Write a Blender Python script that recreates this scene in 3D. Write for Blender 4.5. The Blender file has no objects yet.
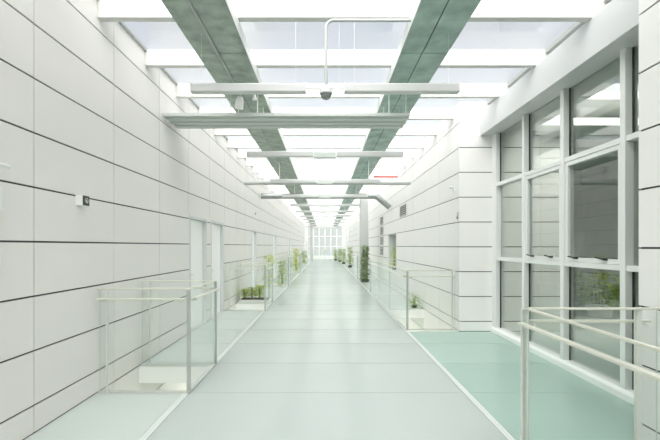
import bpy, math, random
from mathutils import Vector, Matrix

random.seed(7)
scene = bpy.context.scene
COL = scene.collection
H = 1.545            # eye height
F = 384.0            # focal length in pixels of the 660 px wide frame
XL, XR = -2.40, 2.43 # the two long walls
Y0, Y1 = -3.0, 46.0  # back and far end of the hall
ZLOW = -3.2          # floor of the level below
ZG = 4.17            # roof glass
ORD = ['first', 'second', 'third', 'fourth', 'fifth', 'sixth', 'seventh', 'eighth', 'ninth', 'tenth', 'eleventh', 'twelfth']

# ------------------------------------------------------------------ materials
def new_mat(name):
    m = bpy.data.materials.new(name); m.use_nodes = True
    nt = m.node_tree; nt.nodes.clear()
    out = nt.nodes.new('ShaderNodeOutputMaterial')
    return m, nt, out

def pbr(name, col, rough=0.5, metal=0.0, spec=0.5, noise=0.0, nscale=3.0, bump=0.0, detail=4.0, stretch=None, rnoise=0.0):
    m, nt, out = new_mat(name)
    b = nt.nodes.new('ShaderNodeBsdfPrincipled')
    nt.links.new(b.outputs[0], out.inputs[0])
    b.inputs['Base Color'].default_value = (*col, 1)
    b.inputs['Roughness'].default_value = rough
    b.inputs['Metallic'].default_value = metal
    b.inputs['Specular IOR Level'].default_value = spec
    if noise or bump or rnoise:
        tc = nt.nodes.new('ShaderNodeTexCoord')
        n = nt.nodes.new('ShaderNodeTexNoise')
        n.inputs['Scale'].default_value = nscale
        n.inputs['Detail'].default_value = detail
        src = tc.outputs['Object']
        if stretch:
            mp = nt.nodes.new('ShaderNodeMapping'); mp.inputs['Scale'].default_value = stretch
            nt.links.new(src, mp.inputs[0]); src = mp.outputs[0]
        nt.links.new(src, n.inputs['Vector'])
        if noise:
            r = nt.nodes.new('ShaderNodeValToRGB')
            r.color_ramp.elements[0].position = 0.3; r.color_ramp.elements[1].position = 0.7
            r.color_ramp.elements[0].color = (*[max(0, c * (1 - noise)) for c in col], 1)
            r.color_ramp.elements[1].color = (*[min(1, c * (1 + noise)) for c in col], 1)
            nt.links.new(n.outputs['Fac'], r.inputs[0]); nt.links.new(r.outputs[0], b.inputs['Base Color'])
        if bump:
            bp = nt.nodes.new('ShaderNodeBump'); bp.inputs['Strength'].default_value = bump; bp.inputs['Distance'].default_value = 0.01
            nt.links.new(n.outputs['Fac'], bp.inputs['Height']); nt.links.new(bp.outputs[0], b.inputs['Normal'])
        if rnoise:
            mr = nt.nodes.new('ShaderNodeMapRange')
            mr.inputs['To Min'].default_value = max(0.02, rough - rnoise); mr.inputs['To Max'].default_value = rough + rnoise
            nt.links.new(n.outputs['Fac'], mr.inputs[0]); nt.links.new(mr.outputs[0], b.inputs['Roughness'])
    return m

def clear_glass(name, tint, base=0.04, gain=0.96, rough=0.0):
    """Clear pane: see-through, with a mirror reflection that grows towards grazing view (Schlick)."""
    m, nt, out = new_mat(name)
    tr = nt.nodes.new('ShaderNodeBsdfTransparent'); tr.inputs[0].default_value = (*tint, 1)
    gl = nt.nodes.new('ShaderNodeBsdfGlossy'); gl.inputs['Roughness'].default_value = rough
    gl.inputs[0].default_value = (0.95, 0.98, 0.97, 1)
    lw = nt.nodes.new('ShaderNodeLayerWeight'); lw.inputs[0].default_value = 0.5
    pw = nt.nodes.new('ShaderNodeMath'); pw.operation = 'POWER'; pw.inputs[1].default_value = 5.0
    ma = nt.nodes.new('ShaderNodeMath'); ma.operation = 'MULTIPLY_ADD'; ma.inputs[1].default_value = gain; ma.inputs[2].default_value = base
    mx = nt.nodes.new('ShaderNodeMixShader')
    nt.links.new(lw.outputs['Facing'], pw.inputs[0]); nt.links.new(pw.outputs[0], ma.inputs[0])
    nt.links.new(ma.outputs[0], mx.inputs[0]); nt.links.new(tr.outputs[0], mx.inputs[1]); nt.links.new(gl.outputs[0], mx.inputs[2])
    nt.links.new(mx.outputs[0], out.inputs[0])
    return m

def leaf_mat(name, c0, c1):
    m, nt, out = new_mat(name)
    b = nt.nodes.new('ShaderNodeBsdfPrincipled'); b.inputs['Roughness'].default_value = 0.45
    tr = nt.nodes.new('ShaderNodeBsdfTranslucent')
    tc = nt.nodes.new('ShaderNodeTexCoord'); n = nt.nodes.new('ShaderNodeTexNoise'); n.inputs['Scale'].default_value = 9
    r = nt.nodes.new('ShaderNodeValToRGB')
    r.color_ramp.elements[0].position = 0.35; r.color_ramp.elements[1].position = 0.65
    r.color_ramp.elements[0].color = (*c0, 1); r.color_ramp.elements[1].color = (*c1, 1)
    nt.links.new(tc.outputs['Object'], n.inputs['Vector']); nt.links.new(n.outputs['Fac'], r.inputs[0])
    nt.links.new(r.outputs[0], b.inputs['Base Color']); nt.links.new(r.outputs[0], tr.inputs[0])
    mx = nt.nodes.new('ShaderNodeMixShader'); mx.inputs[0].default_value = 0.4
    nt.links.new(b.outputs[0], mx.inputs[1]); nt.links.new(tr.outputs[0], mx.inputs[2]); nt.links.new(mx.outputs[0], out.inputs[0])
    return m

def floor_glass(name, col, rough, thru=0.35):
    """frosted glass: a satin surface that also lets daylight through to the level below"""
    m = pbr(name, col, rough, noise=0.018, nscale=0.9, spec=0.6, rnoise=0.05)
    nt = m.node_tree; b = next(n for n in nt.nodes if n.type == 'BSDF_PRINCIPLED'); out = next(n for n in nt.nodes if n.type == 'OUTPUT_MATERIAL')
    tr = nt.nodes.new('ShaderNodeBsdfTranslucent'); tr.inputs[0].default_value = (*col, 1)
    mx = nt.nodes.new('ShaderNodeMixShader'); mx.inputs[0].default_value = thru
    nt.links.new(b.outputs[0], mx.inputs[1]); nt.links.new(tr.outputs[0], mx.inputs[2]); nt.links.new(mx.outputs[0], out.inputs[0])
    return m

M = {
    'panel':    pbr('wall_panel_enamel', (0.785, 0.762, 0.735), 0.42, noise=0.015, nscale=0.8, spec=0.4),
    'panel_r':  pbr('wall_panel_enamel_lit', (0.85, 0.84, 0.815), 0.42, noise=0.012, nscale=0.8, spec=0.4),  # left wall's panel again, stronger light on the right put into the colour
    'joint':    pbr('panel_joint_dark', (0.07, 0.07, 0.058), 0.8),
    'concrete': pbr('plain_wall', (0.70, 0.71, 0.69), 0.8, noise=0.03),
    'floor':    floor_glass('floor_frosted_glass', (0.665, 0.725, 0.705), 0.2),
    'floor_b':  floor_glass('floor_frosted_glass_pale', (0.70, 0.755, 0.735), 0.2),
    'teal':     floor_glass('floor_glass_unlit', (0.55, 0.71, 0.655), 0.18),  # the missing light from below is put into this teal colour
    'teal_b':   floor_glass('floor_glass_unlit_pale', (0.59, 0.745, 0.69), 0.18),
    'floor_s':  floor_glass('floor_side_glass', (0.745, 0.80, 0.775), 0.18),
    'floor_s_b': floor_glass('floor_side_glass_pale', (0.775, 0.825, 0.80), 0.18),
    'grout':    pbr('floor_joint', (0.56, 0.62, 0.58), 0.6),
    'strip':    pbr('floor_edge_strip', (0.68, 0.735, 0.70), 0.4),
    'slab':     pbr('slab_edge_white', (0.86, 0.87, 0.85), 0.5),
    'low':      pbr('lower_floor', (0.50, 0.54, 0.50), 0.5, noise=0.1),
    'white':    pbr('white_paint', (0.87, 0.88, 0.86), 0.4),
    'rafter':   pbr('rafter_white', (0.62, 0.62, 0.595), 0.45),
    'beam':     pbr('beam_patina', (0.325, 0.39, 0.33), 0.5, noise=0.30, nscale=6.0, bump=0.2, detail=10),
    'beam_t':   pbr('beam_patina_teal_reflection', (0.30, 0.415, 0.365), 0.45, noise=0.30, nscale=4.0, bump=0.2, detail=8),  # teal reflected from the glass floor is painted into the mottled patina
    'beam_edge': pbr('beam_edge_metal', (0.75, 0.77, 0.74), 0.4),
    'gap':      pbr('beam_gap', (0.07, 0.09, 0.075), 0.8),
    'alu':      pbr('aluminium_frame', (0.78, 0.80, 0.775), 0.35, metal=0.0),
    'alu_d':    pbr('pillar_grey', (0.52, 0.53, 0.52), 0.4),
    'bulk':     pbr('bulkhead_metal', (0.62, 0.63, 0.63), 0.38),
    'steel':    pbr('brushed_steel', (0.74, 0.75, 0.71), 0.3, metal=0.55, noise=0.04, nscale=20),
    'post':     pbr('post_steel', (0.50, 0.52, 0.49), 0.32, metal=0.5, noise=0.04, nscale=20),
    'rail':     pbr('satin_rail', (0.74, 0.74, 0.65), 0.32, metal=0.4),
    'tray':     pbr('tray_metal', (0.52, 0.555, 0.52), 0.45),
    'pipe':     pbr('grey_pipe', (0.44, 0.46, 0.44), 0.4),
    'duct':     pbr('silver_duct', (0.32, 0.34, 0.33), 0.35, metal=0.5),
    'red':      pbr('red_pipe', (0.62, 0.13, 0.10), 0.45),
    'lum':      pbr('luminaire_body', (0.55, 0.56, 0.55), 0.4),
    'diff':     pbr('luminaire_diffuser', (0.62, 0.64, 0.62), 0.5),
    'dark':     pbr('dark_plastic', (0.035, 0.038, 0.032), 0.45),
    'louvre':   pbr('louvre_dark', (0.10, 0.105, 0.09), 0.6),
    'dome':     pbr('smoked_dome', (0.22, 0.24, 0.23), 0.12),
    'plastic':  pbr('white_plastic', (0.78, 0.79, 0.76), 0.4),
    'grey':     pbr('grey_plastic', (0.42, 0.44, 0.42), 0.5),
    'symbol':   pbr('symbol_paint', (0.55, 0.57, 0.50), 0.5),
    'door':     pbr('door_white', (0.93, 0.93, 0.92), 0.35),
    'jamb':     pbr('door_jamb_grey', (0.62, 0.64, 0.63), 0.4),
    'pot':      pbr('planter_white', (0.84, 0.85, 0.82), 0.5),
    'potd':     pbr('planter_dark', (0.10, 0.11, 0.08), 0.6),
    'soil':     pbr('soil', (0.10, 0.075, 0.05), 0.95, noise=0.3, nscale=30),
    'stem':     pbr('plant_stem', (0.30, 0.33, 0.10), 0.6),
    'leaf_y':   leaf_mat('leaf_yellow_green', (0.50, 0.62, 0.10), (0.76, 0.80, 0.24)),
    'leaf_g':   leaf_mat('leaf_green', (0.22, 0.40, 0.07), (0.50, 0.64, 0.16)),
    'leaf_d':   leaf_mat('leaf_dark_green', (0.09, 0.22, 0.05), (0.34, 0.46, 0.14)),
    'glass':    clear_glass('balustrade_glass', (0.985, 0.993, 0.988), 0.012, 0.5),
    'gedge':    pbr('glass_edge_green', (0.62, 0.74, 0.66), 0.2),
    'wglass':   clear_glass('window_glass', (0.90, 0.93, 0.91), 0.11, 0.9),
    'eglass':   clear_glass('end_window_glass', (0.80, 0.82, 0.80), 0.06, 0.8),
    'rglass':   clear_glass('roof_glass', (0.90, 0.915, 0.93), 0.03, 0.6),
    'annex':    pbr('annex_wall', (0.50, 0.55, 0.51), 0.7, noise=0.05),
    'annex_f':  pbr('annex_floor', (0.62, 0.65, 0.62), 0.4, noise=0.05),
}

# ------------------------------------------------------------------ mesh builder
class MB:
    def __init__(s): s.v = []; s.f = []; s.mi = []
    def box(s, x0, x1, y0, y1, z0, z1, mi=0, side=None):
        b = len(s.v)
        s.v += [(x, y, z) for x in (x0, x1) for y in (y0, y1) for z in (z0, z1)]
        fs = [(0, 1, 3, 2), (4, 6, 7, 5), (0, 4, 5, 1), (2, 3, 7, 6), (0, 2, 6, 4), (1, 5, 7, 3)]
        d = (x1 - x0, y1 - y0, z1 - z0); thin = d.index(min(d))
        for i, f in enumerate(fs):
            s.f.append(tuple(b + k for k in f))
            s.mi.append(side if side is not None and i // 2 != thin else mi)
        return s
    def tube(s, pts, r, n=10, mi=0, cap=True):
        pts = [Vector(p) for p in pts]; rr = r if isinstance(r, (list, tuple)) else [r] * len(pts)
        b = len(s.v); up = None
        for i, p in enumerate(pts):
            t = (pts[min(i + 1, len(pts) - 1)] - pts[max(i - 1, 0)]).normalized()
            if up is None or abs(up.dot(t)) > 0.95:
                up = Vector((0, 0, 1)) if abs(t.z) < 0.9 else Vector((1, 0, 0))
            a = t.cross(up).normalized(); up = a.cross(t).normalized()
            for k in range(n):
                q = p + (a * math.cos(2 * math.pi * k / n) + up * math.sin(2 * math.pi * k / n)) * rr[i]
                s.v.append(tuple(q))
        for i in range(len(pts) - 1):
            for k in range(n):
                s.f.append((b + i * n + k, b + i * n + (k + 1) % n, b + (i + 1) * n + (k + 1) % n, b + (i + 1) * n + k)); s.mi.append(mi)
        if cap:
            s.f.append(tuple(b + k for k in range(n))[::-1]); s.mi.append(mi)
            e = b + (len(pts) - 1) * n
            s.f.append(tuple(e + k for k in range(n))); s.mi.append(mi)
        return s
    def lathe(s, prof, c=(0, 0, 0), n=20, mi=0):
        b = len(s.v)
        for r, z in prof:
            for k in range(n):
                a = 2 * math.pi * k / n
                s.v.append((c[0] + r * math.cos(a), c[1] + r * math.sin(a), c[2] + z))
        for i in range(len(prof) - 1):
            for k in range(n):
                s.f.append((b + i * n + k, b + i * n + (k + 1) % n, b + (i + 1) * n + (k + 1) % n, b + (i + 1) * n + k)); s.mi.append(mi)
        s.f.append(tuple(b + k for k in range(n))[::-1]); s.mi.append(mi)
        e = b + (len(prof) - 1) * n
        s.f.append(tuple(e + k for k in range(n))); s.mi.append(mi)
        return s
    def prism(s, prof, axis, a0, a1, mi=0):
        """extrude a 2D outline: axis 'y' -> outline is (x, z); axis 'x' -> outline is (y, z)"""
        b = len(s.v); n = len(prof)
        for a in (a0, a1):
            for p, q in prof:
                s.v.append((p, a, q) if axis == 'y' else (a, p, q))
        for k in range(n):
            s.f.append((b + k, b + (k + 1) % n, b + n + (k + 1) % n, b + n + k)); s.mi.append(mi)
        s.f.append(tuple(b + k for k in range(n))[::-1]); s.mi.append(mi)
        s.f.append(tuple(b + n + k for k in range(n))); s.mi.append(mi)
        return s
    def build(s, name, mats, parent=None, smooth=False, bevel=0.0, loc=None):
        me = bpy.data.meshes.new(name)
        me.from_pydata(s.v, [], s.f)
        for m in (mats if isinstance(mats, (list, tuple)) else [mats]): me.materials.append(m)
        me.polygons.foreach_set('material_index', s.mi)
        if smooth:
            me.polygons.foreach_set('use_smooth', [True] * len(s.f))
            try: me.set_sharp_from_angle(angle=math.radians(40))
            except Exception: pass
        me.update()
        import bmesh
        bm = bmesh.new(); bm.from_mesh(me); bmesh.ops.recalc_face_normals(bm, faces=bm.faces); bm.to_mesh(me); bm.free()
        o = bpy.data.objects.new(name, me); COL.objects.link(o)
        if parent is not None: o.parent = parent
        if loc is not None: o.location = loc
        if bevel:
            md = o.modifiers.new('edge', 'BEVEL'); md.width = bevel; md.segments = 2; md.limit_method = 'ANGLE'
        return o

def tag(o, label=None, cat=None, group=None, kind=None):
    if label: o['label'] = label
    if cat: o['category'] = cat
    if group: o['group'] = group
    if kind: o['kind'] = kind
    return o

def thing(name, label, cat, loc=(0, 0, 0), rz=0.0, group=None, kind=None):
    o = bpy.data.objects.new(name, None); COL.objects.link(o)
    o.location = loc; o.rotation_euler.z = rz; o.empty_display_size = 0.1
    return tag(o, label, cat, group, kind)

def children(o): return [c for c in COL.objects if c.parent == o]

def copy_tree(o, parent=None):
    c = o.copy(); COL.objects.link(c)
    if parent is not None: c.parent = parent
    for ch in children(o): copy_tree(ch, c)
    return c

def subtract(rects, hole):
    out = []
    a0, a1, b0, b1 = hole
    for (p0, p1, q0, q1) in rects:
        if a1 <= p0 or a0 >= p1 or b1 <= q0 or b0 >= q1:
            out.append((p0, p1, q0, q1)); continue
        if q0 < b0: out.append((p0, p1, q0, b0))
        if b1 < q1: out.append((p0, p1, b1, q1))
        m0, m1 = max(q0, b0), min(q1, b1)
        if p0 < a0: out.append((p0, a0, m0, m1))
        if a1 < p1: out.append((a1, p1, m0, m1))
    return [r for r in out if r[1] - r[0] > 0.012 and r[3] - r[2] > 0.012]

def panels(r0, r1, joints, zs, holes, gv=0.010, gh=0.0155):
    """cladding rectangles between the joint lines (along, z), with the holes cut away"""
    res = []
    js = [r0] + [j for j in sorted(joints) if r0 + 0.02 < j < r1 - 0.02] + [r1]
    for i in range(len(js) - 1):
        for k in range(len(zs) - 1):
            rc = [(js[i] + gv / 2, js[i + 1] - gv / 2, zs[k] + gh / 2, zs[k + 1] - gh / 2)]
            for h in holes: rc = subtract(rc, h)
            res += rc
    return res

# ------------------------------------------------------------------ left wall
doorsL = [(6.80, 7.80), (8.08, 9.10), (12.6, 13.5), (17.7, 19.0), (25.0, 26.2)]
DT = 2.09
holesL = [(a, b, 0.0, DT) for a, b in doorsL]
zl = [0.0] + [0.23 + 0.45 * k for k in range(9)] + [ZG]
jl = [3.167 + 1.2 * k for k in range(-6, 37)]
mb = MB()
for r in [r for rs in [[(Y0, Y1, 0.0, ZG)]] for r in __import__('functools').reduce(subtract, holesL, rs)]:
    mb.box(XL - 0.26, XL - 0.014, r[0], r[1], r[2], r[3])
mb.box(XL - 0.26, XL - 0.014, Y0, Y1, ZLOW, 0.0)
wl = tag(mb.build('wall_left', M['joint']), 'long left wall clad in pale grey rectangular panels with dark joints', 'wall', kind='structure')
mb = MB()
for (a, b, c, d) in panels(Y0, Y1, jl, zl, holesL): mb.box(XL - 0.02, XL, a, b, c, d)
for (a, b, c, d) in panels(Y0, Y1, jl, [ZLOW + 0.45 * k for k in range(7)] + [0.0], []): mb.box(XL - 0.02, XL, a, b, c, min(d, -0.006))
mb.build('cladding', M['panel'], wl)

def door(n, side, y0, y1, label, rec=0.07, leaf='door'):
    x = XL if side < 0 else XR
    t = tag(bpy.data.objects.new('door_%d' % n, None), label, 'door', kind='structure'); COL.objects.link(t)
    t.location = (x, (y0 + y1) / 2, 0)
    w = (y1 - y0) / 2
    def bx(m, a0, a1, *r):  # a: depth into the wall
        p, q = sorted((side * a0, side * a1)); m.box(p, q, *r)
    m = MB()
    bx(m, -0.004, 0.24, -w, -w + 0.05, 0, DT); bx(m, -0.004, 0.24, w - 0.05, w, 0, DT); bx(m, -0.004, 0.24, -w + 0.05, w - 0.05, DT - 0.05, DT)
    bx(m, 0.0, 0.24, -w + 0.05, w - 0.05, -0.02, 0.006)
    m.build('frame', M['jamb'], t, bevel=0.003)
    m = MB(); bx(m, rec, rec + 0.045, -w + 0.055, w - 0.055, 0.01, DT - 0.055)
    lf = m.build('leaf', M[leaf], t, bevel=0.003)
    m = MB()
    m.tube([(side * rec, -w + 0.15, 1.02), (side * (rec - 0.05), -w + 0.15, 1.02), (side * (rec - 0.05), -w + 0.28, 1.02)], 0.009, 8)
    m.build('handle', M['steel'], lf, smooth=True)
    m = MB(); bx(m, 0.241, 0.26, -w, w, 0, DT); m.build('backing', M['joint'], t)
dl = ['white door recessed in the left wall, nearest of the doorways', 'white door just beyond the nearest doorway in the left wall',
      'white door in the left wall behind the low yellow green plants', 'fourth doorway along the left wall, seen edge on', 'farthest doorway along the left wall, seen edge on']
for i, (a, b) in enumerate(doorsL): door(i + 1, -1, a, b, dl[i])

# ------------------------------------------------------------------ right walls
YN, YC = 2.98, 6.95          # the glazed recess lies between these
NICHE = (13.1, 14.7, 0.66, 2.0)
zr = [0.0] + [0.18 + 0.45 * k for k in range(9)] + [ZG]
zcol = [0.0] + [0.18 + 0.45 * k for k in range(8)] + [ZG]
XP, YA = 4.34, 10.5
XA = 7.0                      # far side of the room behind the windows
def clad_x(mb, x, rects):
    for (a, b, c, d) in rects: mb.box(x, x + 0.02, a, b, c, d)
# near stretch
mb = MB(); mb.box(XR + 0.014, XR + 0.85, Y0, YN - 0.014, ZLOW, ZG)
wn = tag(mb.build('wall_right_near', M['joint']), 'white panelled wall at the right edge of the picture', 'wall', kind='structure')
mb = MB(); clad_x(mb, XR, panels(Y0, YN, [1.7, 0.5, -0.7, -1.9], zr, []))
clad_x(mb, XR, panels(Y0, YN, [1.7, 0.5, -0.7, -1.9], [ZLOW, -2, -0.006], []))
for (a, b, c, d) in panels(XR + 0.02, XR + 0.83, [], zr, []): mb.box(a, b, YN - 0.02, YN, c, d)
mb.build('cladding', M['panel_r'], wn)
# far stretch, from the corner pier to the end
mb = MB()
for r in subtract([(YC + 0.014, Y1, 0.0, ZG)], NICHE): mb.box(XR + 0.014, XR + 0.5, r[0], r[1], r[2], r[3])
mb.box(XR + 0.014, XR + 0.5, YC + 0.014, Y1, ZLOW, 0.0)
mb.box(XR + 0.5, XP, YC + 0.014, YC + 0.2, ZLOW, ZG)
wf = tag(mb.build('wall_right_far', M['joint']), 'long right wall clad in white panels, starting at the corner pier beside the windows', 'wall', kind='structure')
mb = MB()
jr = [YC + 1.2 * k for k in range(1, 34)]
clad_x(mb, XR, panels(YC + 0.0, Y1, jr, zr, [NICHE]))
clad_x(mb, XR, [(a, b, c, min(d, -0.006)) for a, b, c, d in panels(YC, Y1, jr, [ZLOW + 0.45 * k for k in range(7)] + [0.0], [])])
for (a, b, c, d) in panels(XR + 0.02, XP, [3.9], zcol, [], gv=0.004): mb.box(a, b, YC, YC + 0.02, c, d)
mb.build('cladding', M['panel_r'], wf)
mb = MB(); n0, n1, n2, n3 = NICHE
mb.box(XR, XR + 0.38, n0, n0 + 0.02, n2, n3); mb.box(XR, XR + 0.38, n1 - 0.02, n1, n2, n3)
mb.box(XR, XR + 0.38, n0 + 0.02, n1 - 0.02, n3 - 0.02, n3); mb.box(XR, XR + 0.38, n0 + 0.02, n1 - 0.02, n2, n2 + 0.02)
mb.box(XR + 0.38, XR + 0.40, n0, n1, n2, n3)
mb.build('niche_lining', M['jamb'], wf)

# back, end and annex walls
tag(MB().box(XL, XA + 0.2, Y0 - 0.2, Y0, ZLOW, ZG).build('wall_back', M['concrete']), 'plain white wall closing the hall behind the viewer', 'wall', kind='structure')
ext = [(-3.0, 3.6, ZLOW, 6.0)]
ext = subtract(ext, (-2.1, 2.1, 0.3, 3.9))
mb = MB()
for r in ext: mb.box(r[0], r[1], Y1, Y1 + 0.2, r[2], r[3])
tag(mb.build('wall_end', M['concrete']), 'pale end wall around the large window at the far end of the hall', 'wall', kind='structure')
m = MB().box(XA, XA + 0.2, Y0, YA + 0.2, ZLOW, ZG).box(XR + 0.5, XA, YA, YA + 0.2, ZLOW, ZG)
tag(m.build('wall_annex', M['annex']), 'dim grey green wall of the room behind the right windows', 'wall', kind='structure')
def with_hole(name, x0, x1, y0, y1, z0, z1, hole, mat, label, cat):
    m = MB()
    for r in subtract([(x0, x1, y0, y1)], hole): m.box(r[0], r[1], r[2], r[3], z0, z1)
    return tag(m.build(name, M[mat]), label, cat, kind='structure')
ADDED_OPENING = (3.7, 6.6, 4.9, 6.6)  # unseen opening added to let light onto the wall behind the windows
with_hole('ceiling_annex', XR + 0.86, XA, Y0, YA, 3.62, 3.75, ADDED_OPENING, 'concrete', 'flat ceiling of the room behind the right windows', 'ceiling')
with_hole('ceiling_flat_roof', 3.06, XA + 0.2, Y0, YA + 0.2, ZG - 0.1, ZG + 0.03, ADDED_OPENING, 'concrete', 'flat roof with an added light opening over the room behind the windows', 'roof')
tag(MB().box(3.16, XA, Y0, YC, -0.24, 0.0).box(XP, XA, YC, YA, -0.24, 0.0).build('floor_annex', M['annex_f']), 'pale floor of the room behind the right windows', 'floor', kind='structure')

# end window
t = tag(bpy.data.objects.new('window_5', None), 'large gridded window in the far end wall', 'window', kind='structure'); COL.objects.link(t); t.location = (0, Y1 + 0.1, 0)
for k in range(7):
    x = -2.1 + 0.7 * k; MB().box(x - 0.04, x + 0.04, -0.08, 0.08, 0.3, 3.9).build('mullion', M['alu'], t)
for z in (0.34, 1.5, 2.7, 3.86): MB().box(-2.1, 2.1, -0.05, 0.05, z - 0.04, z + 0.04).build('transom', M['alu'], t)
MB().box(-2.1, 2.1, -0.006, 0.006, 0.3, 3.9).build('pane', M['eglass'], t)

# ------------------------------------------------------------------ floors
EL, ER = -1.457, 1.49        # edges of the middle deck
seam0, seamd = 0.98, 1.02
def slab(name, x0, x1, y0, y1, mat, label):
    ys = [y0] + [seam0 + seamd * k for k in range(-6, 50) if y0 + 0.08 < seam0 + seamd * k < y1 - 0.08] + [y1]
    m = MB().box(x0, x0 + 0.06, y0, y1, -0.22, -0.014).box(x1 - 0.06, x1, y0, y1, -0.22, -0.014)
    m.box(x0 + 0.06, x1 - 0.06, y0, y0 + 0.06, -0.22, -0.014).box(x0 + 0.06, x1 - 0.06, y1 - 0.06, y1, -0.22, -0.014)
    o = tag(m.build(name, M['slab']), label, 'floor', kind='structure')
    m = MB()
    for y in ys[1:-1]: m.box(x0 + 0.06, x1 - 0.06, y - 0.025, y + 0.025, -0.16, -0.014)
    if m.v: m.build('joist_grid', M['slab'], o)
    m = MB()
    for i, (p, q) in enumerate(zip(ys, ys[1:])): m.box(x0 + 0.004, x1 - 0.004, p + 0.005, q - 0.005, -0.0135, 0.0, mi=(i * 7 // 3) % 2)
    m.build('glass_paving', [M[mat], M[mat + '_b']], o)
    m = MB()
    for y in ys[1:-1]: m.box(x0 + 0.004, x1 - 0.004, y - 0.0045, y + 0.0045, -0.013, -0.002)
    if m.v: m.build('joint_filler', M['grout'], o)
    return o
slab('floor', EL + 0.03, ER - 0.03, Y0, Y1, 'floor', 'wide middle walkway of pale frosted glass panels')
for i, (x, lb) in enumerate(((EL, 'white strip along the left edge of the middle walkway'), (ER, 'white strip along the right edge of the middle walkway'))):
    o = MB().box(x - 0.029, x + 0.029, Y0, Y1, -0.22, 0.002).build('trim_%d' % (i + 1), M['strip'])
    tag(o, lb, 'trim', kind='structure')
    m = MB().box(x - 0.004, x + 0.004, Y0, Y1, 0.0, 0.0028); m.build('groove', M['jamb'], o)
voidsL = [(4.06, 4.95), (9.2, 10.35), (15.0, 15.95), (21.8, 22.8)]
ys = [Y0] + [v for p in voidsL for v in p] + [Y1]
lab = ['green tinted glass floor beside the left wall in the foreground', 'glass floor by the left wall between the first two openings, in front of the doors',
       'glass floor by the left wall behind the second railing', 'glass floor by the left wall behind the third railing', 'glass floor by the left wall, farthest stretch']
for i in range(5): slab('floor_left', XL, EL - 0.03, ys[2 * i], ys[2 * i + 1], 'floor_s', lab[i])
slab('floor_recess', ER + 0.03, 3.16, 2.80, YC, 'teal', 'teal glass floor in front of the tall windows')
slab('floor_right', ER + 0.03, XR, 9.4, 16.0, 'floor_s', 'glass floor by the right wall behind the opening beside the corner pier')
slab('floor_right', ER + 0.03, XR, 16.0, Y1, 'floor_s', 'glass floor by the right wall behind the white pillar')
slab('floor_right', ER + 0.03, XR, Y0, 0.6, 'floor_s', 'glass floor by the right wall behind the viewer')
tag(MB().box(XL - 0.2, XA + 0.2, Y0 - 0.2, Y1 + 0.2, ZLOW - 0.15, ZLOW).build('floor_lower', M['low']), 'dark green grey floor of the level below, seen through the left opening', 'floor', kind='structure')

# ------------------------------------------------------------------ roof: rafters, glass, long beams, bulkhead
RD = 1.07; R0 = 4.04
ks = list(range(-6, 40))
def nth(i): return ORD[i] if i < len(ORD) else None
proto = None
for k in ks:
    y = R0 + RD * k
    if y > Y1 - 0.2 or y < Y0 + 0.1: continue
    if proto is None:
        proto = MB().box(XL, 3.04, 0.0, 0.085, 3.95, ZG - 0.01).build('ceiling_rafter', M['rafter'], bevel=0.004); o = proto
    else:
        o = proto.copy(); COL.objects.link(o)
    o.location.y = y
    if y > YC - 0.2:  # beyond the recess the rafters stop at the right wall
        if 'short' not in globals():
            short = MB().box(XL, XR, 0.0, 0.085, 3.95, ZG - 0.01); short = short.build('ceiling_rafter', M['rafter'], bevel=0.004)
            bpy.data.objects.remove(o); o = short
        else:
            nm = o; o = short.copy(); COL.objects.link(o); bpy.data.objects.remove(nm)
        o.location.y = y
    j = k
    if 0 <= j < 12: lb = 'white roof rafter across the hall, %s counting from the top edge of the picture' % ORD[j]; g = None
    elif j < 0: lb = 'white roof rafter above or behind the viewer'; g = 'rafters above the viewer'
    else: lb = 'white roof rafter in the far part of the hall'; g = 'far rafters'
    tag(o, lb, 'rafter', g, 'structure')
for idx, (x0, x1, y0, y1, lb) in enumerate(()): pass
proto = None
for k in ks:
    y = R0 + RD * k
    a, b = y + 0.0425, y + RD + 0.0425
    if b > Y1 + 0.9 or a < Y0 - 1.0: continue
    xr = 3.04 if a < YC - 0.3 else XR
    o = MB().box(XL + 0.01, xr, 0.004, RD - 0.004, ZG, ZG + 0.016).build('ceiling_glass', M['rglass'])
    o.location.y = a
    if 0 <= k < 12: lb = 'roof glass pane just beyond the %s rafter from the top edge of the picture' % ORD[k]; g = None
    elif k < 0: lb = 'roof glass pane above or behind the viewer'; g = 'roof panes above the viewer'
    else: lb = 'roof glass pane in the far part of the hall'; g = 'far roof panes'
    tag(o, lb, 'skylight', g, 'structure')
# edge frames of the glass
tag(MB().box(XL, XL + 0.03, Y0, Y1, ZG - 0.03, ZG - 0.001).build('trim_3', M['grey']), 'thin grey frame where roof glass meets the left wall', 'trim', kind='structure')
tag(MB().box(2.93, 3.03, Y0, YC, ZG - 0.06, ZG - 0.001).build('trim_4', M['grey']), 'grey frame of the roof glass above the bulkhead over the windows', 'trim', kind='structure')

def long_beam(x0, x1, xs, label, mat='beam'):
    w = x1 - x0
    o = MB().box(x0, x1, Y0, Y1 - 3, 3.812, 3.948).build('ceiling_beam', M['beam_edge'])
    tag(o, label, 'beam', kind='structure')
    m = MB(); y = Y0
    while y < Y1 - 3.2:
        for a, b in ((x0, xs), (xs, x1)):
            m.box(a + 0.006, b - 0.006, y + 0.007, min(y + 1.07, Y1 - 3) - 0.007, 3.80, 3.811)
        y += 1.07
    m.build('soffit_plank', M[mat], o)
    MB().box(x0 + 0.004, x1 - 0.004, Y0 + 0.01, Y1 - 3.01, 3.809, 3.8119).build('joint_gap', M['gap'], o)
    return o
long_beam(-1.51, -0.917, -1.27, 'long grey green beam under the roof glass, on the left')
long_beam(0.885, 1.44, 1.137, 'long grey green beam under the roof glass, on the right', 'beam_t')

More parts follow.
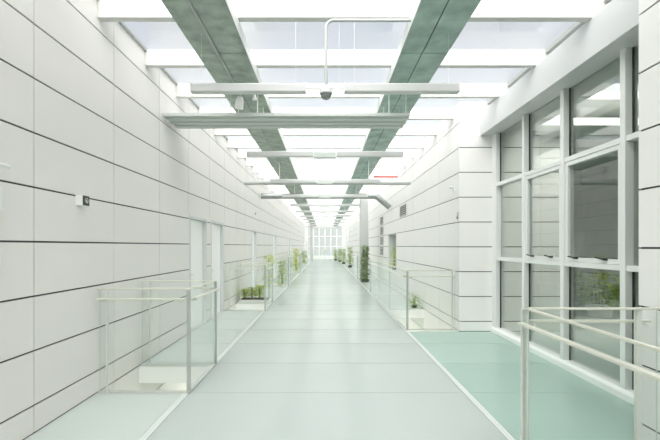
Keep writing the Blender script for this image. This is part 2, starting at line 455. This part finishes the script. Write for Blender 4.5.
# bulkhead above the windows
o = MB().prism([(2.81, 3.54), (3.24, 3.54), (3.24, 4.07), (3.0, 4.07), (2.86, 3.955), (2.81, 3.955)], 'y', YN + 0.004, YC - 0.004).build('trim_5', M['bulk'], bevel=0.006)
tag(o, 'pale metal box bulkhead running above the tall windows', 'bulkhead', kind='structure')

# ------------------------------------------------------------------ window wall of the recess
WX = 3.02
o = MB().prism([(WX - 0.03, 0.0), (3.16, 0.0), (3.16, 0.10), (WX + 0.0, 0.10), (WX - 0.03, 0.07)], 'y', YN + 0.004, YC - 0.004).build('trim_6', M['white'], bevel=0.004)
tag(o, 'low white kerb along the foot of the tall windows', 'trim', kind='structure')
mul = [YN + 0.04, 3.90, 4.90, 5.86, 6.82]
wl_ = ['narrow tall window half hidden by the right edge wall', 'widest looking window with an opening sash, nearest to the railing', 'middle window with an opening sash and two dark handles', 'narrow looking window without sash beside the corner pier']
ZT1, ZT2 = 1.32, 2.63
for i in range(4):
    a, b = mul[i], mul[i + 1]
    t = tag(bpy.data.objects.new('window_%d' % (i + 1), None), wl_[i], 'window', kind='structure'); COL.objects.link(t)
    t.location = (WX, (a + b) / 2, 0); w0, w1 = a - t.location.y, b - t.location.y
    MB().box(0, 0.13, w0 - 0.035, w0 + 0.035, 0.10, 3.54).build('mullion', M['alu'], t, bevel=0.004)
    if i == 3: MB().box(0, 0.13, w1 - 0.035, YC - 0.005 - t.location.y, 0.10, 3.54).build('mullion', M['alu'], t, bevel=0.004)
    p0, p1 = w0 + 0.037, w1 - 0.037
    for z in (ZT1, ZT2): MB().box(0.012, 0.12, p0, p1, z - 0.03, z + 0.03).build('transom', M['alu'], t, bevel=0.004)
    g = MB()
    MB().box(0.085, 0.107, p0, p1, 0.10, ZT1 - 0.03).build('pane', M['wglass'], t)
    MB().box(0.085, 0.107, p0, p1, ZT2 + 0.03, 3.54).build('pane', M['wglass'], t)
    for z0, z1 in ((0.10, ZT1 - 0.03), (ZT2 + 0.03, 3.54)):
        m = MB(); m.box(0.07, 0.085, p0, p0 + 0.012, z0, z1); m.box(0.07, 0.085, p1 - 0.012, p1, z0, z1)
        m.build('gasket', M['dark'], t)
    if i in (1, 2):
        s = MB(); z0, z1 = ZT1 + 0.033, ZT2 - 0.033
        s.box(0.02, 0.10, p0 + 0.004, p0 + 0.05, z0, z1); s.box(0.02, 0.10, p1 - 0.05, p1 - 0.004, z0, z1)
        s.box(0.02, 0.10, p0 + 0.05, p1 - 0.05, z0, z0 + 0.05); s.box(0.02, 0.10, p0 + 0.05, p1 - 0.05, z1 - 0.05, z1)
        sa = s.build('sash', M['alu'], t, bevel=0.003)
        MB().box(0.055, 0.077, p0 + 0.05, p1 - 0.05, z0 + 0.05, z1 - 0.05).build('pane', M['wglass'], sa)
        for q in (0.24, 0.76):
            yq = p0 + (p1 - p0) * q
            m = MB(); m.box(-0.005, 0.02, yq - 0.03, yq + 0.03, z0 + 0.035, z0 + 0.06); m.tube([(-0.012, yq - 0.02, z0 + 0.045), (-0.02, yq + 0.10, z0 + 0.065)], 0.009, 8)
            m.build('handle', M['dark'], sa)
    else:
        MB().box(0.085, 0.107, p0, p1, ZT1 + 0.03, ZT2 - 0.03).build('pane', M['wglass'], t)

# ------------------------------------------------------------------ glass railings
def railing(label, pts, inward, posts, group=None, endcaps=True):
    """pts: corner points of the balustrade line (x, y); inward: side of the handrail for each run"""
    t = thing('glass_railing', label, 'railing', (pts[0][0], pts[0][1], 0), group=group)
    ox, oy = pts[0]
    P = [(x - ox, y - oy) for x, y in pts]
    for i in range(len(P) - 1):
        (x0, y0), (x1, y1) = P[i], P[i + 1]
        horiz = abs(x1 - x0) > abs(y1 - y0)
        L = abs(x1 - x0) if horiz else abs(y1 - y0)
        lo, hi = (min(x0, x1), max(x0, x1)) if horiz else (min(y0, y1), max(y0, y1))
        c = y0 if horiz else x0
        n = max(1, round(L / 1.9)); sx = inward[i]
        def B(m, a0, a1, d0, d1, z0, z1, **k):
            if horiz: m.box(a0, a1, c + d0, c + d1, z0, z1, **k)
            else: m.box(c + d0, c + d1, a0, a1, z0, z1, **k)
            return m
        for k in range(n):
            a, b = lo + L * k / n, lo + L * (k + 1) / n
            B(MB(), a + 0.012, b - 0.012, -0.006, 0.006, 0.015, 1.085, mi=0, side=1).build('glass_panel', [M['glass'], M['gedge']], t)
        B(MB(), lo - 0.012, hi + 0.012, -0.013, 0.013, 1.087, 1.102).build('top_rail', M['rail'], t, bevel=0.003)
        d0, d1 = sorted((sx * 0.035, sx * 0.075))
        e = -0.06 if True else 0
        hr = B(MB(), lo + 0.02, hi - 0.02, d0, d1, 0.985, 1.003).build('handrail', M['rail'], t, bevel=0.004)
        for k in range(n + 1):
            p = min(max(lo + L * k / n, lo + 0.06), hi - 0.06); q0, q1 = sorted((0.0, sx * 0.06))
            B(MB(), p - 0.012, p + 0.012, q0, q1, 0.965, 0.985).build('bracket', M['steel'], hr)
        B(MB(), lo, hi, -0.014, 0.014, 0.001, 0.02).build('base_channel', M['steel'], t)
    for x, y, w, mt in [(p[0], p[1], p[2] if len(p) > 2 else 0.018, 'post' if len(p) < 3 else 'steel') for p in posts]:
        x, y = x - ox, y - oy
        MB().box(x - w, x + w, y - 0.012, y + 0.012, 0.003, 1.084).build('post', M[mt], t, bevel=0.003)
    return t
def u_left(y0, y1, label, mid=()):
    xw, xe = XL + 0.02, EL + 0.03
    return railing(label, [(xw, y0), (xe, y0), (xe, y1), (xw, y1)], [-1, 1, 1], [(xe + 0.0, y0 - 0.02), (xe, y1 + 0.02), (xw + 0.1, y0 - 0.02, 0.011), (xw + 0.1, y1 + 0.02, 0.011)])
u_left(4.04, 4.98, 'nearest glass railing on the left, around the open shaft')
u_left(9.18, 10.38, 'glass railing on the left with low yellow green plants behind it')
u_left(14.98, 15.98, 'third glass railing along the left wall, beyond the yellow green plants')
u_left(21.78, 22.83, 'fourth glass railing along the left wall, far back')
railing('glass railing in the right foreground, cut by the picture edge', [(1.45, 0.6), (1.45, 2.765), (2.40, 2.765)], [-1, 1], [(1.45, 2.785, 0.027), (2.27, 2.785, 0.023)])
xe = ER + 0.02
railing('glass railing on the right beside the corner pier', [(2.40, 7.06), (xe, 7.06), (xe, 12.8), (2.40, 12.8)], [-1, -1, 1], [(xe, 7.04), (2.33, 7.04, 0.013), (xe, 12.82)])
railing('glass railing on the right beyond the white pillar', [(xe, 17.8), (xe, 20.6)], [-1], [(xe, 17.78), (xe, 20.62)])
railing('glass railing across the far end of the hall', [(-1.45, 43.0), (1.5, 43.0)], [-1], [(-1.45, 42.98), (0.0, 42.98), (1.5, 42.98)])

# ------------------------------------------------------------------ pillars
def pillar(name, x, y, w, label):
    t = tag(MB().box(-w / 2, w / 2, -w / 2, w / 2, 0.003, 3.94).build(name, M['alu_d'], bevel=0.02), label, 'pillar', kind='structure')
    t.location = (x, y, 0)
    MB().box(-w / 2 - 0.02, w / 2 + 0.02, -w / 2 - 0.02, w / 2 + 0.02, 0.002, 0.09).build('plinth', M['jamb'], t, bevel=0.004)
    return t
pillar('pillar', 1.72, 17.0, 0.36, 'square white pillar on the right behind the dark leafy plant')
pillar('pillar', -1.32, 38.0, 0.26, 'slim white pillar far back on the left')

# ------------------------------------------------------------------ suspended luminaires
def luminaire_proto():
    t = thing('linear_luminaire', 'x', 'light')
    MB().prism([(-0.045, 0.0), (0.045, 0.0), (0.045, 0.075), (0.03, 0.09), (-0.03, 0.09), (-0.045, 0.075)], 'x', -0.6, 0.6).build('body', M['lum'], t, bevel=0.003)
    MB().box(-0.58, 0.58, -0.036, 0.036, -0.006, 0.0).build('diffuser', M['diff'], t)
    for s in (-1, 1):
        MB().box(min(s * 0.6, s * 0.606), max(s * 0.6, s * 0.606), -0.047, 0.047, -0.004, 0.092).build('end_cap', M['plastic'], t)
        MB().tube([(s * 0.5, 0, 0.09), (s * 0.5, 0, 0.765)], 0.0014, 6).build('hanging_cable', M['steel'], t)
    return t
lp = luminaire_proto(); first = True
cp = None
rows = [4.07 + 2.9 * k for k in range(12)]
for i, y in enumerate(rows):
    for s, sd in ((-1, 'left'), (1, 'right')):
        o = lp if first else copy_tree(lp); first = False
        o.location = (s * 0.81, y, 3.17)
        w = ['closest to the viewer', 'just beyond the broad grey cable tray'][i] if i < 2 else 'in the %s suspended row from the viewer' % ORD[i]
        tag(o, 'white linear luminaire on the %s, %s' % (sd, w), 'light', 'suspended linear luminaires')
    t = thing('light_connector', ('thin bar joining the two luminaires behind the dome camera pipe' if i == 0 else
              'grey connector box in the middle of the %s suspended light row from the viewer' % ORD[i]), 'connector', (0, y, 3.17), group='luminaire connectors')
    if i == 0: MB().box(-0.2, 0.2, -0.006, 0.006, 0.035, 0.055).build('bar', M['lum'], t)
    else: MB().box(-0.195, 0.195, -0.055, 0.055, -0.03, 0.07).build('box', M['tray'], t, bevel=0.004)
    MB().tube([(0.15, 0, 0.055), (0.15, 0, 0.77)], 0.0012, 6).build('hanging_cable', M['steel'], t)

# broad cable tray across the hall
t = thing('cable_tray', 'broad grey metal cable tray crossing below the roof beams', 'cable tray', (0, 5.65, 3.46))
m = MB()
x0, x1 = XL + 0.01, 1.25
m.box(x0, x1, 0, 0.62, 0.0, 0.012)
for k in range(3):
    yy = 0.08 + 0.19 * k; m.box(x0, x1, yy, yy + 0.08, -0.012, 0.0)
m.box(x0, x1, 0.0, 0.012, 0.012, 0.045); m.box(x0, x1, 0.608, 0.62, 0.012, 0.045)
m.build('tray', M['tray'], t)
for x in (-1.4, -1.0, 0.95, 1.2):
    for yy in (0.05, 0.57): MB().tube([(x, yy, 0.012), (x, yy, 0.338)], 0.006, 8).build('hanger_rod', M['steel'], t, smooth=True)

# dome camera on its conduit
t = thing('dome_camera', 'white dome camera hanging from a bent conduit in the middle of the hall', 'camera', (0.01, 3.94, 3.06))
pts = [(0.87, 0, 0.80), (0.10, 0, 0.80)]
for k in range(7):
    a = math.pi / 2 * k / 6; pts.append((0.08 - 0.08 * math.sin(a), 0, 0.72 + 0.08 * math.cos(a)))
pts.append((0, 0, 0.10))
MB().tube(pts, 0.016, 12).build('hanging_conduit', M['pipe'], t, smooth=True)
MB().lathe([(0.03, 0.115), (0.05, 0.11), (0.066, 0.09), (0.068, 0.045), (0.06, 0.04)], n=24).build('housing', M['lum'], t, smooth=True)
MB().lathe([(0.056, 0.045), (0.052, 0.02), (0.04, 0.0), (0.02, -0.012), (0.004, -0.015)], n=24).build('dome', M['dome'], t, smooth=True)
t2 = thing('dome_camera', 'tiny camera hanging on a straight rod far down the middle of the hall', 'camera', (0.06, 18.0, 3.02))
MB().tube([(0, 0, 0.1), (0, 0, 0.935)], 0.014, 8).build('hanging_rod', M['pipe'], t2, smooth=True)
MB().lathe([(0.03, 0.115), (0.06, 0.09), (0.065, 0.03), (0.04, 0.0), (0.004, -0.012)], n=16).build('housing', M['plastic'], t2, smooth=True)

# thin conduit under the left beam and the two hanging fittings
o = MB().tube([(-1.25, 2.2, 3.785), (-1.25, 40, 3.785)], 0.012, 8).build('conduit_pipe', M['pipe'], smooth=True)
tag(o, 'thin pale conduit along the underside of the left roof beam', 'conduit')
t = thing('spotlight', 'small white spotlight hung under the left roof beam before the cable tray', 'light', (-1.20, 5.35, 3.45))
MB().tube([(0.02, 0, 0.16), (0.02, 0, 0.35)], 0.01, 8).build('stem', M['pipe'], t, smooth=True)
b_ = MB().lathe([(0.02, 0.17), (0.04, 0.16), (0.055, 0.10), (0.06, 0.03), (0.05, 0.0)], n=18).build('lamp_head', M['plastic'], t, smooth=True); b_.rotation_euler = (0.35, 0.2, 0)
o = MB().lathe([(0.008, 0.18), (0.012, 0.16), (0.02, 0.07), (0.035, 0.0)], n=14).build('ceiling_sensor', M['plastic'], smooth=True); o.location = (-1.0, 5.45, 3.62)
tag(o, 'small pale cone sensor beside the white spotlight under the left beam', 'sensor', kind='thing')

# tie tube, red pipe, ducts
t = thing('tie_tube', 'grey tube spanning the hall under the roof at the third light row', 'tube', (0, 10.1, 3.2))
MB().tube([(-2.12, 0, 0), (2.24, 0, 0)], 0.05, 14).build('tube', M['pipe'], t, smooth=True)
for x in (-1.2, 1.15): MB().tube([(x, 0, 0.05), (x, 0, 0.598)], 0.01, 8).build('hanger_rod', M['steel'], t, smooth=True)
t = thing('sprinkler_pipe', 'short red pipe under the roof on the right', 'pipe', (1.3, 10.4, 3.42))
MB().tube([(0.02, 0, 0), (0.66, 0, 0)], 0.025, 12).build('pipe', M['red'], t, smooth=True)
MB().tube([(0.06, 0, 0.025), (0.06, 0, 0.378)], 0.006, 8).build('hanger_rod', M['steel'], t, smooth=True)
t = thing('air_duct', 'silver round duct crossing the hall and bending down to the right wall', 'duct', (0, 14.15, 3.38))
MB().tube([(-2.35, 0, 0), (1.80, 0, 0), (1.90, 0, -0.02), (1.97, 0, -0.07), (2.38, 0, -0.42)], 0.10, 16).build('duct_run', M['duct'], t, smooth=True)
for x in (-1.12, 1.15): MB().tube([(x, 0, 0.095), (x, 0, 0.418)], 0.01, 8).build('hanger_rod', M['steel'], t, smooth=True)
for i, (y, xx) in enumerate(((21.0, 1.5), (31.0, 1.45))):
    t = thing('service_pipe', ['curved white pipe near the right wall behind the white pillar', 'curved white pipe far back on the right'][i], 'pipe', (xx, y, 3.0))
    pts = [(-1.0, 0, 0.25)] + [(-0.1 + 0.5 * math.sin(a), 0, -0.25 + 0.5 * math.cos(a)) for a in [math.pi / 2 * k / 8 for k in range(9)]] + [(0.4, 0, -1.2)]
    MB().tube(pts, 0.04, 10).build('pipe', M['white'], t, smooth=True)
    MB().tube([(-0.45, 0, 0.25), (-0.45, 0, 0.80)], 0.01, 8).build('hanger_rod', M['steel'], t)

# ------------------------------------------------------------------ vents on the right wall
def vent(y0, y1, z0, z1, label):
    t = thing('wall_vent', label, 'vent', (XR - 0.001, (y0 + y1) / 2, z0), group='louvred vents on the right wall')
    w = (y1 - y0) / 2; h = z1 - z0
    MB().box(-0.006, 0.0, -w, w, 0, h).build('backing', M['dark'], t)
    m = MB(); m.box(-0.02, -0.006, -w, -w + 0.025, 0, h); m.box(-0.02, -0.006, w - 0.025, w, 0, h); m.box(-0.02, -0.006, -w + 0.025, w - 0.025, 0, 0.02); m.box(-0.02, -0.006, -w + 0.025, w - 0.025, h - 0.02, h)
    m.build('frame', M['panel_r'], t)
    n = 5; m = MB()
    for k in range(n):
        z = 0.03 + (h - 0.06) * (k + 0.2) / n
        m.prism([(-0.018, z), (-0.007, z + 0.006), (-0.007, z + 0.018), (-0.018, z + 0.012)], 'y', -w + 0.025, w - 0.025)
    m.build('slats', M['panel_r'], t)
vent(11.35, 12.45, 2.46, 2.82, 'dark louvred vent high on the right wall, nearest and alone')
zz = 1.15
for i, lb in enumerate(('lowest', 'second lowest', 'second highest', 'topmost')):
    vent(15.9, 16.85, zz + 0.43 * i, zz + 0.43 * i + 0.36, 'dark louvred vent, %s in the vertical stack on the right wall' % lb)

# ------------------------------------------------------------------ small wall fittings
t = thing('wall_sign', 'small white box with a dark symbol face on the left wall', 'sign', (XL + 0.0, 3.69, 1.935))
MB().box(0.001, 0.068, 0, 0.11, 0, 0.102).build('casing', M['plastic'], t, bevel=0.003)
fc = MB().box(0.068, 0.071, 0.006, 0.106, 0.004, 0.098).build('face_plate', M['dark'], t)
m = MB()
ring = [(0.0715, 0.062 + 0.022 * math.cos(a), 0.052 + 0.024 * math.sin(a)) for a in [math.radians(200 - 32 * k) for k in range(9)]]
m.tube(ring, 0.0035, 6); m.tube([(0.0715, 0.06, 0.05), (0.0715, 0.078, 0.03)], 0.005, 6); m.tube([(0.0715, 0.05, 0.03), (0.0715, 0.06, 0.058)], 0.004, 6)
m.build('symbol', M['symbol'], fc)
t = thing('wall_lever', 'white lever bracket at the left picture edge', 'bracket', (XL, 2.62, 2.13))
MB().box(0.001, 0.05, -0.05, 0.05, -0.04, 0.05).build('mount', M['plastic'], t, bevel=0.004)
MB().tube([(0.05, 0.0, 0.0), (0.07, 0.05, 0.0), (0.07, 0.21, 0.0)], 0.016, 10).build('arm', M['plastic'], t, smooth=True)
t = thing('dispenser', 'white wall dispenser with a round button, at the left picture edge', 'dispenser', (XL, 2.62, 1.79))
MB().box(0.0005, 0.006, -0.004, 0.169, -0.004, 0.189).build('mounting_plate', M['jamb'], t)
MB().box(0.006, 0.07, 0.0, 0.165, 0.0, 0.185).build('casing', M['plastic'], t, bevel=0.008)
bt = MB().lathe([(0.03, 0), (0.028, 0.008), (0.01, 0.01)], n=18).build('button', M['jamb'], t, smooth=True); bt.location = (0.07, 0.08, 0.13); bt.rotation_euler = (0, math.pi / 2, 0)
o = MB().box(0.001, 0.06, 0.0, 0.15, 0.0, 0.165).build('wall_box', M['plastic'], bevel=0.008); o.location = (XL, 2.63, 1.37)
tag(o, 'plain white box below the dispenser at the left picture edge', 'box')
t = thing('wall_camera', 'small white camera on the right wall beside the corner pier', 'camera', (XR, 7.18, 2.55))
MB().box(-0.03, -0.001, -0.03, 0.03, 0, 0.10).build('mount', M['plastic'], t, bevel=0.004)
hd = MB().tube([(-0.05, 0.0, 0.10), (-0.09, -0.02, 0.08)], 0.022, 12).build('head', M['plastic'], t, smooth=True)
MB().tube([(-0.03, 0, 0.06), (-0.06, 0, 0.09)], 0.009, 8).build('arm', M['jamb'], t, smooth=True)
t = thing('key_switch', 'small grey switch plate at the corner pier on the right wall', 'switch', (XR, 7.01, 2.03))
MB().box(-0.012, -0.001, -0.025, 0.045, 0, 0.13).build('plate', M['grey'], t, bevel=0.003)
MB().box(-0.018, -0.012, -0.01, 0.03, 0.015, 0.05).build('rocker', M['louvre'], t); MB().box(-0.018, -0.012, -0.01, 0.03, 0.08, 0.115).build('rocker', M['jamb'], t)
o = MB().lathe([(0.05, 0), (0.05, 0.03), (0.03, 0.045)], n=16).build('wall_sensor', M['plastic'], smooth=True); o.location = (XL, 13.2, 2.66); o.rotation_euler = (0, math.pi / 2, 0)
tag(o, 'small white round sensor on the left wall above the third doorway', 'sensor')

# ------------------------------------------------------------------ plants
def foliage(m, z0, z1, spread, n, size, droop=0.3, rnd=random, prof=None):
    for _ in range(n):
        tz = rnd.random(); z = z0 + (z1 - z0) * tz
        sp = spread * (prof(tz) if prof else 1.0)
        a = rnd.random() * 2 * math.pi; r = sp * math.sqrt(rnd.random()) * 0.9
        base = Vector((r * math.cos(a), r * math.sin(a), z))
        b = a + rnd.uniform(-0.8, 0.8)
        d = Vector((math.cos(b), math.sin(b), rnd.uniform(-droop, 0.6))).normalized()
        side = d.cross(Vector((0, 0, 1))).normalized()
        L = size * rnd.uniform(0.6, 1.2); w = L * rnd.uniform(0.16, 0.26)
        mid = base + d * L * 0.5 + Vector((0, 0, L * 0.06)); tip = base + d * L - Vector((0, 0, L * 0.15))
        i = len(m.v)
        q = base + d * L * 0.12
        m.v += [tuple(base), tuple(mid + side * w), tuple(mid - Vector((0, 0, w * 0.35))), tuple(mid - side * w), tuple(tip)]
        m.f += [(i, i + 2, i + 1), (i, i + 3, i + 2), (i + 1, i + 2, i + 4), (i + 2, i + 3, i + 4)]; m.mi += [0] * 4

def plant(name, label, loc, h, spread, n, leaf, pot=None, ph=0.2, pr=0.14, size=0.14, stems=4, prof=None, cat='plant', low=0.0):
    t = thing(name, label, cat, loc)
    zb = 0.0
    if pot:
        pl = MB().lathe([(pr * 0.8, 0.0), (pr * 0.86, 0.01), (pr, ph - 0.02), (pr * 1.04, ph), (pr * 0.9, ph), (pr * 0.88, ph - 0.03)], n=20).build('planter', M[pot], t, smooth=True)
        MB().lathe([(pr * 0.88, ph - 0.035), (pr * 0.5, ph - 0.025), (0.01, ph - 0.02)], n=16).build('soil', M['soil'], pl)
        zb = ph - 0.03
    m = MB()
    for k in range(stems):
        a = 2 * math.pi * k / max(1, stems) + random.random(); r = spread * 0.25
        x, y = r * math.cos(a), r * math.sin(a)
        pts = [(x * (0.5 + j * 0.25), y * (0.5 + j * 0.25), zb + (h - zb) * 0.95 * j / 4) for j in range(5)]
        m.tube(pts, [0.011, 0.010, 0.008, 0.006, 0.003], 6)
    m.build('stem', M['stem'], t, smooth=True)
    m = MB(); foliage(m, zb + low, h - size * 0.3, spread, n, size, prof=prof)
    m.build('foliage', M[leaf], t)
    return t
tap = lambda z: 1.0 - 0.55 * z
wav = lambda z: 0.45 + 0.55 * abs(math.sin(z * 7.0))
# bed behind the second left railing
t = thing('planter_trough', 'low white trough of plants behind the second left railing', 'planter', (-1.92, 10.72, 0.002))
MB().box(-0.45, 0.40, -0.25, 0.25, 0.0, 0.07).build('trough', M['pot'], t, bevel=0.008)
MB().box(-0.42, 0.37, -0.22, 0.22, 0.07, 0.078).build('soil', M['soil'], t)
plant('bamboo_plant', 'tall thin yellow green plant rising from the white trough', (-1.57, 10.76, 0.08), 1.25, 0.10, 150, 'leaf_y', size=0.15, stems=3, prof=wav, low=0.28)
for i, (x, lb) in enumerate(((-2.25, 'leftmost'), (-2.03, 'middle'), (-1.82, 'rightmost'))):
    plant('low_plant', 'low bushy yellow green plant, %s of three in the white trough' % lb, (x, 10.68, 0.08), 0.30 + 0.05 * i, 0.075, 190, 'leaf_y', size=0.11, stems=5, low=0.06)
plant('potted_shrub', 'slim potted shrub standing just before the third left railing', (-1.62, 14.5, 0.002), 1.0, 0.17, 240, 'leaf_g', 'pot', 0.12, 0.12, 0.13, prof=tap)
plant('leafy_shrub', 'broad green shrub standing in the room behind the tall windows', (6.0, 8.4, 0.002), 1.0, 0.4, 420, 'leaf_g', 'pot', 0.3, 0.26, 0.2)
plant('potted_bamboo', 'slender yellow green potted plant far back on the left', (-1.60, 21.15, 0.002), 1.45, 0.15, 240, 'leaf_y', 'pot', 0.18, 0.14, 0.18, prof=tap)
plant('potted_shrub', 'tall dark leafy potted plant at the foot of the white pillar on the right', (1.72, 16.45, 0.002), 1.58, 0.20, 380, 'leaf_d', 'potd', 0.12, 0.17, 0.19, prof=lambda z: (1.0 - 0.7 * z) * (0.6 + 0.4 * abs(math.sin(z * 8.0))))
plant('potted_plant', 'yellow green plant standing in the niche of the right wall', (XR + 0.10, 14.0, 0.682), 0.85, 0.12, 160, 'leaf_y', 'potd', 0.10, 0.08, 0.14, prof=tap)
plant('small_plant', 'small sparse plant on the ledge of the opening by the right wall', (2.24, 9.62, 0.002), 0.32, 0.10, 60, 'leaf_g', 'potd', 0.06, 0.07, 0.12, stems=3)
for i, (x, y, h) in enumerate(((1.80, 27.6, 1.5), (1.60, 33.0, 1.35), (1.46, 37.5, 1.3), (1.14, 41.0, 1.2))):
    plant('potted_shrub', 'dark green potted shrub on the right, %s in the row beyond the pillar' % ['first', 'second', 'third', 'fourth'][i], (x, y, 0.002), h, 0.17, 260, 'leaf_g', 'potd', 0.16, 0.16, 0.2, prof=tap)
plant('potted_shrub', 'green potted shrub on the left, farthest one beyond the slender plant', (-1.62, 30.0, 0.002), 1.2, 0.22, 180, 'leaf_g', 'pot', 0.18, 0.18, 0.22, prof=tap)

# ------------------------------------------------------------------ sky, sun, camera
w = bpy.data.worlds.new('sky'); scene.world = w; w.use_nodes = True
nt = w.node_tree; nt.nodes.clear()
out = nt.nodes.new('ShaderNodeOutputWorld'); bg = nt.nodes.new('ShaderNodeBackground')
tc = nt.nodes.new('ShaderNodeTexCoord'); n = nt.nodes.new('ShaderNodeTexNoise'); n.inputs['Scale'].default_value = 2.2; n.inputs['Detail'].default_value = 5
r = nt.nodes.new('ShaderNodeValToRGB')
r.color_ramp.elements[0].position = 0.42; r.color_ramp.elements[1].position = 0.62
r.color_ramp.elements[0].color = (0.80, 0.86, 0.96, 1); r.color_ramp.elements[1].color = (1.0, 1.0, 1.0, 1)
nt.links.new(tc.outputs['Generated'], n.inputs['Vector']); nt.links.new(n.outputs['Fac'], r.inputs[0])
sx = nt.nodes.new('ShaderNodeSeparateXYZ'); nt.links.new(tc.outputs['Generated'], sx.inputs[0])
mr = nt.nodes.new('ShaderNodeMapRange'); mr.interpolation_type = 'SMOOTHSTEP'   # the overcast sky is whiter and brighter low down
mr.inputs['From Min'].default_value = 0.10; mr.inputs['From Max'].default_value = 0.50; mr.inputs['To Min'].default_value = 1.0; mr.inputs['To Max'].default_value = 0.0
nt.links.new(sx.outputs['Z'], mr.inputs[0])
mc = nt.nodes.new('ShaderNodeMixRGB'); mc.inputs[2].default_value = (1.35, 1.38, 1.40, 1)
nt.links.new(mr.outputs[0], mc.inputs[0]); nt.links.new(r.outputs[0], mc.inputs[1])
nt.links.new(mc.outputs[0], bg.inputs[0]); bg.inputs[1].default_value = 0.60
nt.links.new(bg.outputs[0], out.inputs[0])

s = bpy.data.lights.new('sun', 'SUN'); s.energy = 10.0; s.angle = math.radians(100); s.color = (1.0, 0.955, 0.905)
so = bpy.data.objects.new('sun', s); COL.objects.link(so)
so.rotation_euler = Vector((0.10, 0.80, -0.72)).to_track_quat('-Z', 'Y').to_euler()

for i, y in enumerate((2.5, 6.5, 11.0, 16.0, 22.0, 29.0, 37.0)):  # unseen fill lights added to brighten the open shaft and the level below
    a = bpy.data.lights.new('added_lower_fill', 'AREA'); a.shape = 'RECTANGLE'; a.size = 2.2; a.size_y = 1.6; a.energy = 75 if y < 12 else 95; a.color = (1.0, 0.98, 0.94)
    ao = bpy.data.objects.new('added_lower_fill', a); COL.objects.link(ao); ao.location = (0.0, y, -0.40)

cam = bpy.data.cameras.new('camera'); co = bpy.data.objects.new('camera', cam); COL.objects.link(co)
cam.sensor_width = 36.0; cam.lens = 36.0 * F / 660.0
cam.shift_x = 5.0 / 660.0; cam.shift_y = -26.0 / 660.0 * -1
cam.clip_start = 0.05; cam.clip_end = 300
co.location = (0, 0, H); co.rotation_euler = (math.pi / 2, 0, 0)
scene.camera = co

vs = scene.view_settings
scene.display_settings.display_device = 'sRGB'
vs.view_transform = 'Standard'; vs.look = 'None'; vs.gamma = 1.0; vs.use_curve_mapping = False
vs.exposure = 0.58
c = scene.cycles
c.use_denoising = True
try: c.denoiser = 'OPENIMAGEDENOISE'
except Exception: pass
c.max_bounces = 14; c.diffuse_bounces = 8; c.glossy_bounces = 6; c.transmission_bounces = 8; c.transparent_max_bounces = 48
c.caustics_reflective = False
c.sample_clamp_indirect = 6.0
